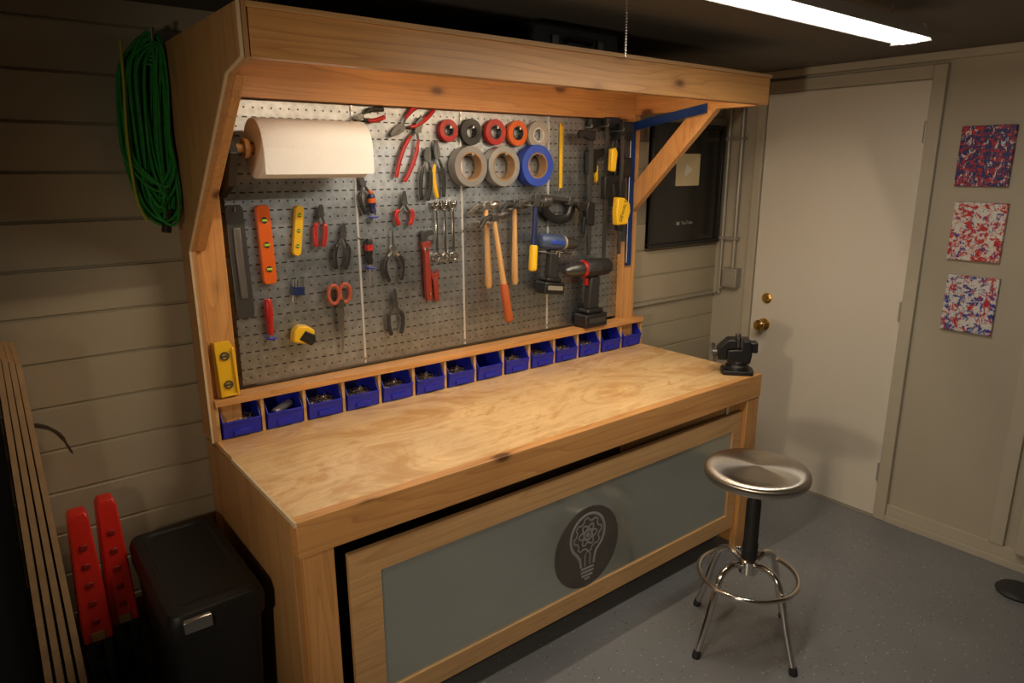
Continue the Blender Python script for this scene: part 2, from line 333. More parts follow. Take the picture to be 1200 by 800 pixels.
M(bo).box(fx0+.09,fx1-.05,yz-.010,yz-.004,fz0+.07,fz1-.08).obj("steel_sheet",SHEET,frame)
EMB=mat("emblem_dark",(.085,.075,.070),.5,var=.35,vscale=14);EML=mat("emblem_light",(.27,.28,.27),.5)
ex,ez,ey=1.673,.360,yz-.0105
em=M(bo).lathe([(.166,0),(.166,.0012)],(ex,ey,ez),(0,-1,0),64).obj("emblem_disc",EMB,frame,label="dark round emblem with light bulb and atom")
g=M(bo);yy=ey-.0018
bulb=[]
for a in range(-58,239,9):
    bulb.append((ex+.079*math.cos(math.radians(a)),yy,ez+.045+.079*math.sin(math.radians(a))))
bulb=[(ex+.030,yy,ez-.070)]+[(ex+.035,yy,ez-.040)]+bulb+[(ex-.035,yy,ez-.040),(ex-.030,yy,ez-.070)]
g.tube(bulb,.0058,8,flat=.3)
gear=[]
for i in range(48):
    a=2*math.pi*i/48;rr=.064 if (i%6) in(0,1,2) else .053
    gear.append((ex+rr*math.cos(a),yy,ez+.047+rr*math.sin(a)))
g.tube(gear,.0032,6,closed=True,flat=.3)
for a in (0,60,120):
    ca,sa=math.cos(math.radians(a)),math.sin(math.radians(a))
    g.tube([(ex+(.042*math.cos(t)*ca-.016*math.sin(t)*sa),yy,ez+.047+(.042*math.cos(t)*sa+.016*math.sin(t)*ca)) for t in [2*math.pi*i/30 for i in range(30)]],.0033,8,closed=True,flat=.3)
g.lathe([(.009,0),(.009,.001)],(ex,yy+.001,ez+.047),(0,-1,0),20)
for i,wd in enumerate((.030,.029,.025)):
    zz=ez-.080-i*.014;g.tube([(ex-wd,yy,zz),(ex+wd,yy,zz-.003)],.0052,8,flat=.3)
g.tube([(ex-.012,yy,ez-.122),(ex+.012,yy,ez-.122)],.005,8,flat=.3)
g.tube([(ex-.012,yy,ez-.070),(ex-.012,yy,ez-.03),(ex,yy,ez-.012),(ex+.012,yy,ez-.03),(ex+.012,yy,ez-.070)],.003,8,flat=.3)
for q in g.v: q.x=ex+(q.x-ex)*1.12;q.z=ez+(q.z-ez)*1.10
g.obj("bulb_mark",EML,em)
lo=(1.6,1.745,2.06)
ls=thing("led_light_strip","slim warm light strip behind the canopy header","light",lo)
M(lo).box(.80,2.48,1.7205,1.733,2.045,2.075).obj("housing",WHITE,ls,bev=.002)
M(lo).prism([(1.733,2.047),(1.738,2.047),(1.738,2.070),(1.733,2.073)],'x',.81,2.47).obj("diffuser",mat("strip_glow",(1,.9,.75),.4,emit=(1,.80,.58),es=1.5),ls)
# ------------------------------------------------------------------ bins
def binbody(b,w=.130,d=.092,h=.108):
    t=.003
    y0,y1=-d/2,d/2
    b.box(-w/2,w/2,y0,y1,0,t)
    sidep=[(y0-.006,t),(y0-.014,h*.56),(y0+.022,h),(y1,h),(y1,t)]
    b.prism(sidep,'x',-w/2,-w/2+t);b.prism(sidep,'x',w/2-t,w/2)
    b.prism([(y0-.006,t),(y0-.014,h*.56),(y0-.011,h*.56),(y0-.003,t)],'x',-w/2,w/2)
    b.box(-w/2,w/2,y1-t,y1,t,h)
    b.box(-w/2,w/2,y0-.018,y0-.010,h*.52,h*.58)
    b.box(-.03,.03,y0-.0145,y0-.010,.010,.030)
    return b
lab="blue plastic parts bin in a wooden cubby"
first=None
for i in range(NB):
    x=.577+P*(i+.5);loc=(x,2.390,ZT+.0005)
    if first is None:
        first=binbody(M()).obj("parts_bin",BLUE,loc=loc,label=lab,cat="storage bin",group="blue parts bins under the ledge",bev=.0008)
    else: dup(first,loc)
def screws(seed,n=170):
    random.seed(seed);s=M()
    for i in range(n):
        a=random.uniform(0,6.28);l=random.uniform(.008,.014)
        yy=random.uniform(-.034,.028)
        c_=Vector((random.uniform(-.048,.048),yy,random.uniform(.014,.052+max(0,yy)*.5)))
        dv=Vector((math.cos(a),math.sin(a)*.7,random.uniform(-.35,.35))).normalized()*l
        s.cyl(c_-dv,c_+dv,.0017,seg=6);s.cyl(c_+dv,c_+dv*1.0+dv.normalized()*.0015,.0038,seg=8)
    return s
sa=screws(1);so=None
for i in (0,2,3,4,5,6,8,9,10,11,13):
    x=.577+P*(i+.5)
    if so is None: so=sa.obj("screws",SCREW,loc=(x,2.390,ZT+.001),label="loose zinc screws heaped in a blue bin",cat="screws",kind="stuff",group="screws in bins")
    else: dup(so,(x,2.390,ZT+.001),(0,0,(i%2)*.08))
x=.577+P*1.5
M().cyl((-.03,-.025,.05),(.045,.02,.06),.014).cyl((-.04,.0,.032),(.03,.030,.03),.012).obj("socket_bits",SILVTAPE,loc=(x,2.392,ZT),label="silver metal sockets lying in a blue bin",cat="sockets")
# ------------------------------------------------------------------ pegboard
BY=2.408
po=(.706,BY,1.021)
pb=thing("pegboard","slotted galvanised steel pegboard behind the workbench","pegboard",po)
W=(2.585-.69)/4
for i in range(4):
    a=.69+W*i
    M(po).box(a+.001,a+W-.001,BY,BY+.003,1.012,1.976).obj("pegboard_panel",PEG,pb)
for i in (1,2,3):
    M(po).box(.69+W*i-.004,.69+W*i+.004,BY-.005,BY,1.012,1.976).obj("panel_lip",LIPM,pb,bev=.001)
for i in range(5):
    for z in (1.03,1.5,1.96):
        xx=min(max(.69+W*i,.705),2.57);M(po).lathe([(.006,0),(.005,.003),(0,.004)],(xx,BY-.005 if 0<i<4 else BY,z),(0,-1,0),12).obj("mounting_screw",STEEL,pb)
# ------------------------------------------------------------------ tools
def T(name,label,cat,x,z,ang=0,y=BY,group=None): return thing(name,label,cat,(x,y,z),(0,math.radians(ang),0),group)
def hook(r,x=0,z=0,l=.03):
    M().tube(sm([(x,0,z+.006),(x,-l*.6,z),(x,-l,z+.002),(x,-l-.004,z+.012)],5),.0025,8).obj("hook",STEEL,r)
def pliers(name,label,x,z,ang,ln,grip,spread=.035,jaw=.045,tip=None,head=DSTEEL,jw=.010):
    r=T(name,label,"pliers",x,z,ang);y=-.018
    h=M();h.lathe([(.012,0),(.012,.012)],(0,y+.006,0),(0,-1,0),20)
    h.prism([(-jw,0),(-jw*.9,jaw*.5),(-jw*.35,jaw),(-.0007,jaw),(-.0007,.004)],'y',y-.005,y+.005)
    h.prism([(jw,0),(jw*.9,jaw*.5),(jw*.35,jaw),(.0007,jaw),(.0007,.004)],'y',y-.005,y+.005)
    for s in (-1,1): h.tube(sm([(0,y,0),(s*.010,y,-.018),(s*spread*.45,y,-.035)],5),.005,8)
    h.obj("jaws",head,r)
    for s in (-1,1):
        M().tube(sm([(s*spread*.40,y,-.030),(s*spread*.62,y,-ln*.40),(s*spread*.62,y,-ln*.7),(s*spread*.42,y,-ln)],6),[.0065]*4+[.0085]*14+[.006],10,flat=.8).obj("handle",grip if s<0 or tip is None else tip,r)
    hook(r,0,-.012,.014);return r
pliers("lineman_pliers","pliers with dark red handles on the pegboard",1.014,1.595,6,.115,RED,.03,.035)
pliers("cutting_pliers","cutting pliers with black handles on the pegboard",1.095,1.515,8,.125,BLACK,.042,.045,)
pliers("needle_nose_pliers","needle nose pliers with black handles",1.298,1.455,-2,.13,BLACK,.06,.07,jw=.006,head=STEEL)
pliers("slip_joint_pliers","slim pliers with black handles",1.297,1.235,0,.125,RUBBER,.05,.06,jw=.009)
pliers("short_pliers","stubby pliers with bright red handles",1.357,1.625,2,.085,RED,.055,.045)
pliers("channel_lock_pliers","large pliers with long red handles",1.36,1.905,-122,.16,RED,.045,.06,jw=.016,tip=RED)
pliers("bolt_cutters","long red handled cutters hanging on the pegboard",1.425,1.895,24,.20,RED,.045,.055,jw=.016)
pliers("wire_stripper","small stripper with black and red handles",1.19,1.935,-100,.10,RED,.03,.03,tip=BLACK)
pliers("tin_snips","snips with yellow and black handles",1.512,1.80,-4,.16,YEL,.035,.06,tip=BLACK,jw=.014)
pliers("crimping_pliers","dark crimping tool with black handles",1.466,1.79,6,.16,BLACK,.035,.045,jw=.014)
pliers("diagonal_cutters","cutters with orange and black handles",1.185,1.70,-12,.11,BLACK,.04,.045,tip=ORANGE)
r=T("steel_straightedge","long dark steel straightedge hanging on the pegboard","straightedge",.719,1.443,-1)
M().prism([(-.027,-.19),(.027,-.19),(.030,-.17),(.030,.18),(.022,.195),(-.022,.195),(-.030,.18),(-.030,-.17)],'y',-.012,-.004).obj("blade",DSTEEL,r,bev=.002)
M().box(-.012,.012,-.018,-.002,-.12,.12).obj("spine",mat("worn_steel",(.22,.21,.2),.4,.7),r,bev=.003);hook(r,0,.175,.016)
def level(name,label,x,z,ang,l,w,m,y=BY,d=.022,vm=None):
    r=T(name,label,"spirit level",x,z,ang,y);h=l/2
    M().prism([(-w/2,-h+.01),(-w/2+.008,-h),(w/2-.008,-h),(w/2,-h+.01),(w/2,h-.01),(w/2-.008,h),(-w/2+.008,h),(-w/2,h-.01)],'y',-d-.002,-.002).obj("body",m,r,bev=.002)
    for k_ in (-.62,0,.62):
        M().ring((0,-d-.001,h*k_),(0,-1,0),w*.33,w*.24,.002,20).obj("vial_ring",vm or m,r)
        M().cyl((-w*.2,-d-.003,h*k_),(w*.2,-d-.003,h*k_),w*.10,seg=12).obj("vial",VIAL,r)
        M().lathe([(w*.24,0),(w*.24,.0006)],(0,-d-.0022,h*k_),(0,-1,0),20).obj("vial_window",RUBBER,r)
    return r
level("torpedo_level","bright orange spirit level hanging on the pegboard",.810,1.50,-1,.27,.046,ORANGE)
level("pocket_level","small yellow level hanging slightly tilted",.926,1.542,8,.175,.030,YEL)
r=T("yellow_level","short yellow spirit level standing on the ledge","spirit level",.6235,1.101,-2,2.362)
M().prism([(-.031,-.095),(.031,-.095),(.031,.07),(.020,.095),(-.031,.095)],'y',-.020,-.006).obj("body",YEL,r,bev=.002)
M().box(-.031,-.022,-.028,.0,-.095,.095).box(.022,.031,-.028,.0,-.095,.070).box(-.022,.022,-.028,0,-.095,-.088).obj("edge_rails",YEL,r,bev=.002)
for k_ in (-.055,.045): M().ring((-.001,-.020,k_),(0,-1,0),.015,.010,.004,20).cyl((-.010,-.022,k_),(.008,-.022,k_),.0035,seg=10).obj("vial",DSTEEL,r)
def driver(name,label,x,z,ang,gl,sl,g1,g2):
    r=T(name,label,"screwdriver",x,z,ang);y=-.02
    M().lathe([(0,0),(.010,.002),(.014,.012),(.014,gl*.55),(.010,gl*.7),(.013,gl*.9),(.009,gl)],(0,y,0),(0,0,-1),16).obj("handle",g1,r)
    M().ring((0,y,-gl*.25),(0,0,-1),.0148,.010,gl*.22,16).obj("grip_band",g2,r)
    M().cyl((0,y,-gl),(0,y,-gl-sl),.0035).obj("shaft",STEEL,r)
    M().ring((0,y,-gl-.012),(0,0,-1),.018,.005,.004,20).box(-.003,.003,y+.005,0,-gl-.016,-gl-.012).obj("holder",BLUE,r);return r
driver("screwdriver","screwdriver with black and red handle",1.196,1.50,0,.10,.085,BLACK,RED)
driver("screwdriver","red slim screwdriver hanging low on the pegboard",.797,1.315,0,.13,.03,RED,RED)
driver("nut_driver","short nut driver with dark handle",1.215,1.665,-5,.075,.04,NAVY,ORANGE)
r=T("pipe_wrench","red pipe wrench hanging on the pegboard","wrench",1.448,1.37,-2)
CR=mat("cast_red",(.24,.025,.015),.5)
M().prism([(-.010,-.14),(.010,-.14),(.014,-.12),(.012,.06),(.020,.075),(.020,.10),(-.020,.10),(-.020,.075),(-.012,.06),(-.014,-.12)],'y',-.028,-.008).obj("handle",CR,r,bev=.003)
M().prism([(-.016,.10),(-.016,.145),(.034,.145),(.040,.125),(.010,.125),(.006,.10)],'y',-.026,-.010).obj("hook_jaw",DSTEEL,r,bev=.002)
M().prism([(.0,.085),(.036,.085),(.040,.105),(.008,.108)],'y',-.024,-.012).obj("heel_jaw",DSTEEL,r,bev=.002);hook(r,0,-.12,.03)
M().lathe([(.014,0),(.014,.012)],(.0,-.018,.066),(0,0,1),16).obj("adjusting_nut",STEEL,r)
r=T("small_pipe_wrench","small red adjustable wrench next to a larger one","wrench",1.489,1.29,-4)
M().prism([(-.010,-.07),(.010,-.07),(.012,.02),(.02,.035),(.016,.065),(.004,.045),(-.004,.045),(-.016,.065),(-.02,.035),(-.012,.02)],'y',-.020,-.008).obj("body",CR,r,bev=.002);hook(r,0,.02,.02)
def tape(x,z,R,Ri,wd,m,name,label,core=CARD,grp=None):
    r=T(name,label,"tape",x,z,0,group=grp)
    M().ring((0,-.006,0),(0,-1,0),R,Ri+.005,wd,40).obj("tape_winding",m,r,bev=.001)
    M().ring((0,-.005,0),(0,-1,0),Ri+.005,Ri,wd+.001,40).obj("core",core,r)
    M().cyl((0,0,Ri-.006),(0,-wd-.02,Ri-.006),.005).obj("hook",STEEL,r)
tape(1.567,1.899,.043,.018,.02,RED,"electrical_tape","roll of red electrical tape on a hook",BLACK)
tape(1.676,1.896,.052,.024,.02,BLACK,"electrical_tape","roll of black electrical tape on a hook",RUBBER)
tape(1.799,1.899,.052,.024,.02,RED,"electrical_tape","roll of red electrical tape with dark core on a hook",BLACK)
tape(1.918,1.898,.052,.024,.02,ORANGE,"electrical_tape","roll of orange electrical tape on a hook",BLACK)
tape(2.033,1.894,.058,.026,.02,CLEAR,"clear_tape","roll of clear tape on a hook",WHITE)
tape(1.650,1.761,.080,.052,.05,GREYTAPE,"duct_tape","wide roll of grey duct tape on a hook")
tape(1.820,1.761,.082,.054,.05,SILVTAPE,"duct_tape","wide roll of silver foil tape on a hook")
tape(2.004,1.764,.088,.050,.05,BLUETAPE,"painters_tape","wide roll of blue painters tape on a hook")
def wrench(x,z0,z1,w):
    r=thing("combination_wrench","polished combination wrench hanging upright on the pegboard","wrench",(x,BY,(z0+z1)/2),None,"combination wrenches")
    h=(z1-z0)/2
    M().prism([(-w*.35,-h+.01),(w*.35,-h+.01),(w*.3,h-.02),(-w*.3,h-.02)],'y',-.020,-.013).obj("shank",CHROME,r,bev=.002)
    M().prism([(-w*.3,h-.025),(w*.3,h-.025),(w,h-.012),(w*.95,h+.004),(w*.5,h+.010),(w*.42,h-.006),(-w*.42,h-.006),(-w*.5,h+.010),(-w*.95,h+.004),(-w,h-.012)],'y',-.022,-.011).obj("open_end",CHROME,r,bev=.001)
    M().ring((0,-.011,-h),(0,-1,0),w,w*.55,.012,24).obj("ring_end",CHROME,r,bev=.001);hook(r,0,h-.03,.02)
wrench(1.502,1.405,1.62,.017);wrench(1.541,1.40,1.62,.018);wrench(1.581,1.40,1.62,.019)
def hammer(x,z,ang,hl,hm,headm,label,head=.08,grip=None,y=BY,big=1.):
    r=T("claw_hammer",label,"hammer",x,z,ang,y);yc=-.035;g0=(BY-y)
    M().lathe([(.008,0),(.010,.02),(.012,hl*.5),(.015,hl*.8),(.016,hl*.97),(.010,hl)],(0,yc,.012),(0,0,-1),14).obj("handle",hm,r)
    if grip: M().lathe([(.014,0),(.019,.01),(.019,hl*.36),(.012,hl*.38)],(0,yc,-hl*.62),(0,0,-1),14).obj("grip",grip,r)
    g=M().box(-.016,.016,yc-.014,yc+.014,-.014*big,.018*big)
    g.lathe([(.011,0),(.010,.014),(.018*big,.024),(.018*big,head*.62),(.015*big,head*.68)],(.012,yc,.002),(1,0,0),18)
    g.obj("head",headm,r,bev=.002)
    for s in (-1,1):
        M().tube(sm([(-.012,yc+s*.004,.004),(-.04,yc+s*.008,.004),(-head*.75,yc+s*.010,-.008),(-head,yc+s*.011,-.026)],5),[.010]*6+[.008]*5+[.006]*4+[.003],8,flat=.5).obj("claw",headm,r)
    M().tube([(-.022,g0,-.018),(-.022,-.05,-.018),(-.022,-.052,-.008)],.003).tube([(.022,g0,-.018),(.022,-.05,-.018),(.022,-.052,-.008)],.003).obj("hook",STEEL,r);return r
hammer(1.735,1.60,-2,.36,HAND,STEEL,"claw hammer with a wooden handle")
hammer(1.735,1.555,-10,.46,HAND,DSTEEL,"claw hammer with wooden handle and dark orange grip",grip=mat("faded_orange",(.42,.09,.02),.5),y=BY-.055)
hammer(1.890,1.60,0,.36,HAND,DSTEEL,"hammer with pale wooden handle and dark head",big=1.2)
hammer(1.950,1.615,3,.30,NAVY,DSTEEL,"hammer with yellow and blue handle",grip=YEL,y=BY-.070,big=1.5,head=.10)
def drill(x,y,z,flip,body,acc,label,rot=0,s=1.,acch=None,band=None):
    r=thing("cordless_drill",label,"drill",(x,y,z),(0,math.radians(rot),0));f=-1 if flip else 1
    S=lambda v:v*s
    M().box(S(-.06),S(.06),S(-.038),S(.038),0,S(.055)).box(S(-.045),S(.045),S(-.03),S(.03),S(.055),S(.075)).obj("battery",BLACK,r,bev=S(.008))
    M().box(S(-.045),S(.045),S(-.040),S(-.0385),S(.02),S(.04)).obj("battery_label",acch or DSTEEL,r)
    M().prism([(f*S(-.028),S(.07)),(f*S(.030),S(.07)),(f*S(.018),S(.20)),(f*S(-.034),S(.20))],'y',S(-.019),S(.019)).obj("grip",RUBBER,r,bev=S(.008))
    M().lathe([(S(.010),S(-.098)),(S(.026),S(-.094)),(S(.034),S(-.080)),(S(.036),S(-.02)),(S(.036),S(.030)),(S(.030),S(.040))],(0,0,S(.235)),(f,0,0),24).obj("motor_housing",body,r)
    M().box(S(-.05),S(.025),S(-.0375),S(.0375),S(.225),S(.245)).obj("accent_band",band or acc,r,bev=S(.004))
    M().lathe([(S(.033),S(.040)),(S(.034),S(.050)),(S(.030),S(.055))],(0,0,S(.235)),(f,0,0),24).obj("torque_collar",acc,r)
    M().lathe([(S(.027),S(.054)),(S(.027),S(.100)),(S(.024),S(.105)),(S(.023),S(.125)),(S(.012),S(.145)),(S(.005),S(.147))],(0,0,S(.235)),(f,0,0),24).obj("chuck",DSTEEL,r)
    M().prism([(f*S(.022),S(.165)),(f*S(.036),S(.170)),(f*S(.034),S(.195)),(f*S(.022),S(.20))],'y',S(-.008),S(.008)).obj("trigger",acc,r,bev=S(.003))
    return r
drill(2.350,2.355,1.0005,True,RUBBER,RED,"black and red cordless drill standing on the ledge",s=1.22,band=DSTEEL)
drill(2.065,2.34,1.195,False,SLATE,GALV,"slate blue and grey cordless drill hung on the pegboard",rot=8,s=1.0,band=BLUETAPE,acch=GALV)
M((2.09,BY,1.43)).tube([(2.05,BY,1.385),(2.05,2.28,1.385),(2.05,2.27,1.40)],.004).tube([(2.15,BY,1.375),(2.15,2.28,1.375),(2.15,2.27,1.39)],.004).obj("drill_hook",STEEL,label="steel hook holding a drill on the pegboard",cat="hook")
r=T("folding_rule","thin yellow rule hanging on the pegboard","ruler",2.182,1.80,0)
M().box(-.009,.009,-.009,-.004,-.15,.15).obj("blade",YEL,r);M().box(-.011,.011,-.010,-.003,-.15,-.135).obj("end_cap",STEEL,r);hook(r,0,.14,.014)
r=T("corner_clamp","black corner clamp hanging on the pegboard","clamp",2.15,1.59,12)
M().tube(sm([(-.09,-.03,.03),(-.07,-.03,-.04),(0,-.03,-.065),(.07,-.03,-.04),(.09,-.03,.03)],6),.020,10,flat=.6).obj("frame",BLACK,r)
M().cyl((-.09,-.03,.02),(.06,-.03,.03),.010).box(.05,.08,-.045,-.015,.01,.05).obj("screw",DSTEEL,r,bev=.003);hook(r,0,-.045,.03)
def barclamp(x,z1,l,trig,acc,label,tz,y=BY,txt=None,side=1,jm=None):
    r=thing("bar_clamp",label,"clamp",(x,y,z1),None,"bar clamps");jm=jm or BLACK
    M().box(-.010,.010,-.030,-.022,-l,0).obj("bar",DSTEEL,r)
    M().prism([(-.014,.01),(side*.075,.01),(side*.085,-.008),(side*.080,-.03),(side*.055,-.02),(side*.014,-.035),(-.014,-.035)] if side>0 else [(.014,.01),(-.075,.01),(-.085,-.008),(-.080,-.03),(-.055,-.02),(-.014,-.035),(.014,-.035)],'y',-.038,-.014).obj("fixed_jaw",jm,r,bev=.003)
    s=side
    M().prism([(-.020*s,tz+.045),(.022*s,tz+.055),(.034*s,tz+.02),(.030*s,tz-.05),(-.018*s,tz-.06)],'y',-.042,-.010).obj("trigger_body",trig,r,bev=.004)
    M().prism([(.018*s,tz+.04),(.085*s,tz+.055),(.090*s,tz+.035),(.070*s,tz+.015),(.018*s,tz+.005)],'y',-.036,-.016).obj("sliding_jaw",BLACK,r,bev=.003)
    M().prism([(.02*s,tz-.01),(.045*s,tz-.02),(.050*s,tz-.09),(.035*s,tz-.10)],'y',-.034,-.018).obj("trigger",acc,r,bev=.003)
    q=-.012*s;M().tube([(q,BY-y,-.03),(q,-.044,-.03),(q,-.046,-.018)],.003,8).obj("hook",STEEL,r);return r
barclamp(2.35,1.965,.62,BLACK,YEL,"black bar clamp with yellow trigger",-.18)
barclamp(2.41,1.97,.66,BLACK,BLACK,"black bar clamp with dark trigger",-.30,y=BY-.046)
barclamp(2.31,1.91,.54,BLACK,BLACK,"slim black bar clamp with dark trigger",-.36,y=BY-.046,side=-1)
r=thing("bar_clamp","bar clamp with yellow lettered grip and black jaw","clamp",(2.465,BY-.092,1.95),None,"bar clamps")
M().box(-.009,.009,-.030,-.022,-.60,0).obj("bar",DSTEEL,r)
M().prism([(-.014,.01),(.060,.01),(.066,-.03),(.030,-.035),(.014,-.05),(-.014,-.05)],'y',-.038,-.014).obj("fixed_jaw",BLACK,r,bev=.003)
b=M().prism([(-.032,-.33),(.012,-.335),(.050,-.36),(.056,-.40),(.034,-.460),(-.032,-.460),(-.038,-.40)],'y',-.044,-.008).obj("grip_body",YEL,r,bev=.006)
text("DEWALT",.026,BLACK,b,(.004,-.0445,-.395),(HALF,math.radians(-70),0))
M().prism([(-.020,-.46),(.022,-.46),(.016,-.49),(-.016,-.49)],'y',-.036,-.016).obj("trigger",BLACK,r,bev=.003)
M().prism([(-.018,-.26),(.018,-.26),(.016,-.33),(-.018,-.33)],'y',-.040,-.012).obj("sliding_jaw",BLACK,r,bev=.003)
M().tube([(-.012,.092,-.03),(-.012,-.044,-.03),(-.012,-.046,-.018)],.003,8).obj("hook",STEEL,r)
barclamp(2.535,1.955,.50,BLACK,BLACK,"plain black bar clamp",-.16,side=-1)
r=thing("spring_clamp","yellow handled spring clamp among black bar clamps","clamp",(2.415,2.30,1.79))
M().prism([(-.020,-.05),(.010,-.055),(.020,.03),(.008,.055),(-.018,.05)],'y',-.014,.014).obj("handle",YEL,r,bev=.006)
M().prism([(-.016,.05),(.008,.052),(.004,.085),(-.010,.085)],'y',-.010,.010).obj("jaw",BLACK,r,bev=.003)
M().tube([(0,.014,.0),(0,BY-2.30,.0)],.003,8).obj("hook",STEEL,r)
r=thing("long_bar_clamp","tall black pipe clamp beside the post","clamp",(2.560,2.36,1.85),None,"bar clamps")
M().box(-.01,.01,-.012,.0,-.45,.09).obj("bar",DSTEEL,r);M().box(-.06,.02,-.03,.006,.03,.09).obj("fixed_jaw",BLACK,r,bev=.006);M().box(-.04,.02,-.03,.006,-.14,-.05).obj("sliding_jaw",BLACK,r,bev=.006)
M().cyl((-.03,-.01,-.14),(-.03,-.01,-.26),.012).obj("handle",BLACK,r)
r=T("scissors","scissors with orange red ring handles","scissors",1.066,1.235,0)
SG=mat("scissor_grip",(.36,.07,.035),.45)
for s in (-1,1):
    pts=[(s*.024+.021*math.cos(t),-.018+s*.003,.066+.034*math.sin(t)) for t in [2*math.pi*i/24 for i in range(24)]]
    M().tube(pts,.0075,8,closed=True,flat=.8).obj("handle",SG,r)
    M().tube([(s*.010,-.018,.044),(s*.002,-.018,.01)],.009,8,flat=.7).obj("shoulder",DSTEEL,r)
    M().prism([(-s*.001,.02),(s*.015,.015),(s*.012,-.06),(-s*.004,-.165),(-s*.005,-.06)],'y',-.018+s*.002-.0015,-.018+s*.002+.0015).obj("blade",STEEL,r)
hook(r,.02,.086,.03)
r=T("bit_set","small blue rack of hex bits","bit set",.911,1.335,6)
M().box(-.022,.022,-.022,0,-.022,.010).obj("rack",NAVY,r,bev=.002)
for i in range(4): M().cyl((-.016+.011*i,-.014,.005),(-.016+.011*i,-.014,.036),.0035,seg=6).obj("bit",STEEL,r)
M().cyl((-.016,-.014,-.045),(-.016,-.014,-.02),.006).obj("socket",CHROME,r)
r=T("tape_measure","yellow and black tape measure clipped on the pegboard","tape measure",.908,1.172,12)
M().prism([(-.038,-.03),(.030,-.034),(.042,-.015),(.036,.02),(.01,.034),(-.025,.030),(-.040,.01)],'y',-.052,-.010).obj("case",YEL,r,bev=.006)
M().prism([(-.020,-.018),(.030,-.038),(.046,-.02),(.040,.004),(.0,.018)],'y',-.054,-.008).obj("bumper",BLACK,r,bev=.004)
M().box(.036,.046,-.04,-.02,-.04,-.034).obj("blade_tab",STEEL,r);M().box(-.012,.012,-.012,0,0,.03).obj("belt_clip",STEEL,r)
r=thing("framing_square","long blue metal square hanging beside the post","square",(2.61,2.362,1.93))
SQ=mat("blue_anodised",(.01,.05,.24),.35,.5)
M().box(-.020,.020,-.006,0,-.655,.03).obj("long_blade",SQ,r,bev=.001)
M().prism([(.01,-.005),(-.42,.055),(-.42,.095),(.01,.035)],'x',.002,.008).obj("short_blade",SQ,r,bev=.001)
M().box(-.018,-.014,-.0068,-.006,-.64,.0).obj("scale_mark",WHITE,r)
# ------------------------------------------------------------------ paper towel
ty,tz=2.27,1.817
o=(.72,2.36,tz)
r=thing("paper_towel_holder","black bracket with wooden dowel for paper towels","holder",o)
M(o).prism([(2.30,1.70),(BY-.001,1.66),(BY-.001,1.90),(ty,1.87),(ty-.03,1.80)],'x',.672,.700).obj("bracket",BLACK,r,bev=.004)
M(o).cyl((.70,ty,tz),(1.165,ty,tz),.013).lathe([(.030,0),(.030,.014)],(.724,ty,tz),(1,0,0),24).obj("dowel",HAND,r)
M(o).tube(sm([(1.155,ty,tz),(1.175,ty+.04,tz),(1.17,BY,tz+.01)],5),.006).obj("end_wire",DSTEEL,r)
pr=thing("paper_towel_roll","full white paper towel roll on a horizontal dowel","paper towel",(.95,ty,tz))
M((.95,ty,tz)).lathe([(.092,0),(.0935,.004),(.0935,.366),(.092,.370),(.021,.370),(.021,0)],(.755,ty,tz),(1,0,0),56,closed=True).obj("paper_winding",PAPER,pr)
M((.95,ty,tz)).ring((.7545,ty,tz),(1,0,0),.0215,.0145,.371,28).obj("core",CARD,pr)
M((.95,ty,tz)).box(.756,1.124,ty-.0952,ty-.0940,tz-.080,tz).obj("loose_sheet",PAPER,pr)
# ------------------------------------------------------------------ vise
vo=(2.645,1.712,ZT+.0005)
v=thing("bench_vise","small black bench vise on the worktop corner","vise",vo)
IRON=mat("black_iron",(.018,.018,.020),.38,.4,bump=.3)
M().prism([(-.062,-.055),(.062,-.055),(.070,-.03),(.070,.03),(.062,.055),(-.062,.055),(-.070,.03),(-.070,-.03)],'z',0,.016).lathe([(.055,.014),(.053,.030),(.046,.036),(.046,.050)],(0,0,0),(0,0,1),28).obj("swivel_base",IRON,v,bev=.003)
M().prism([(-.050,.045),(.050,.045),(.056,.080),(.046,.135),(.010,.135),(.006,.100),(-.050,.095)],'y',-.044,.044).obj("body",IRON,v,bev=.006)
M().prism([(-.090,.055),(-.052,.055),(-.048,.097),(-.012,.100),(-.008,.135),(-.048,.135),(-.076,.112),(-.092,.095)],'y',-.040,.040).obj("moving_jaw",IRON,v,bev=.005)
M().box(-.012,-.003,-.050,.050,.108,.144).obj("jaw_plate",DSTEEL,v,bev=.001)
M().box(.003,.012,-.050,.050,.108,.144).obj("jaw_plate",DSTEEL,v,bev=.001)
M().cyl((-.112,0,.076),(-.06,0,.076),.014).obj("screw",DSTEEL,v)
M().cyl((-.104,-.06,.062),(-.104,.06,.090),.005).lathe([(.009,-.004),(.009,.006)],(-.104,-.06,.062),(0,1,.2)).lathe([(.009,-.004),(.009,.006)],(-.104,.06,.090),(0,1,.2)).obj("handle",DSTEEL,v)
M().box(.044,.080,-.030,.030,.085,.125).obj("anvil",IRON,v,bev=.005)
v.rotation_euler=(0,0,math.radians(-50));v.scale=(1.0,1.0,1.18)
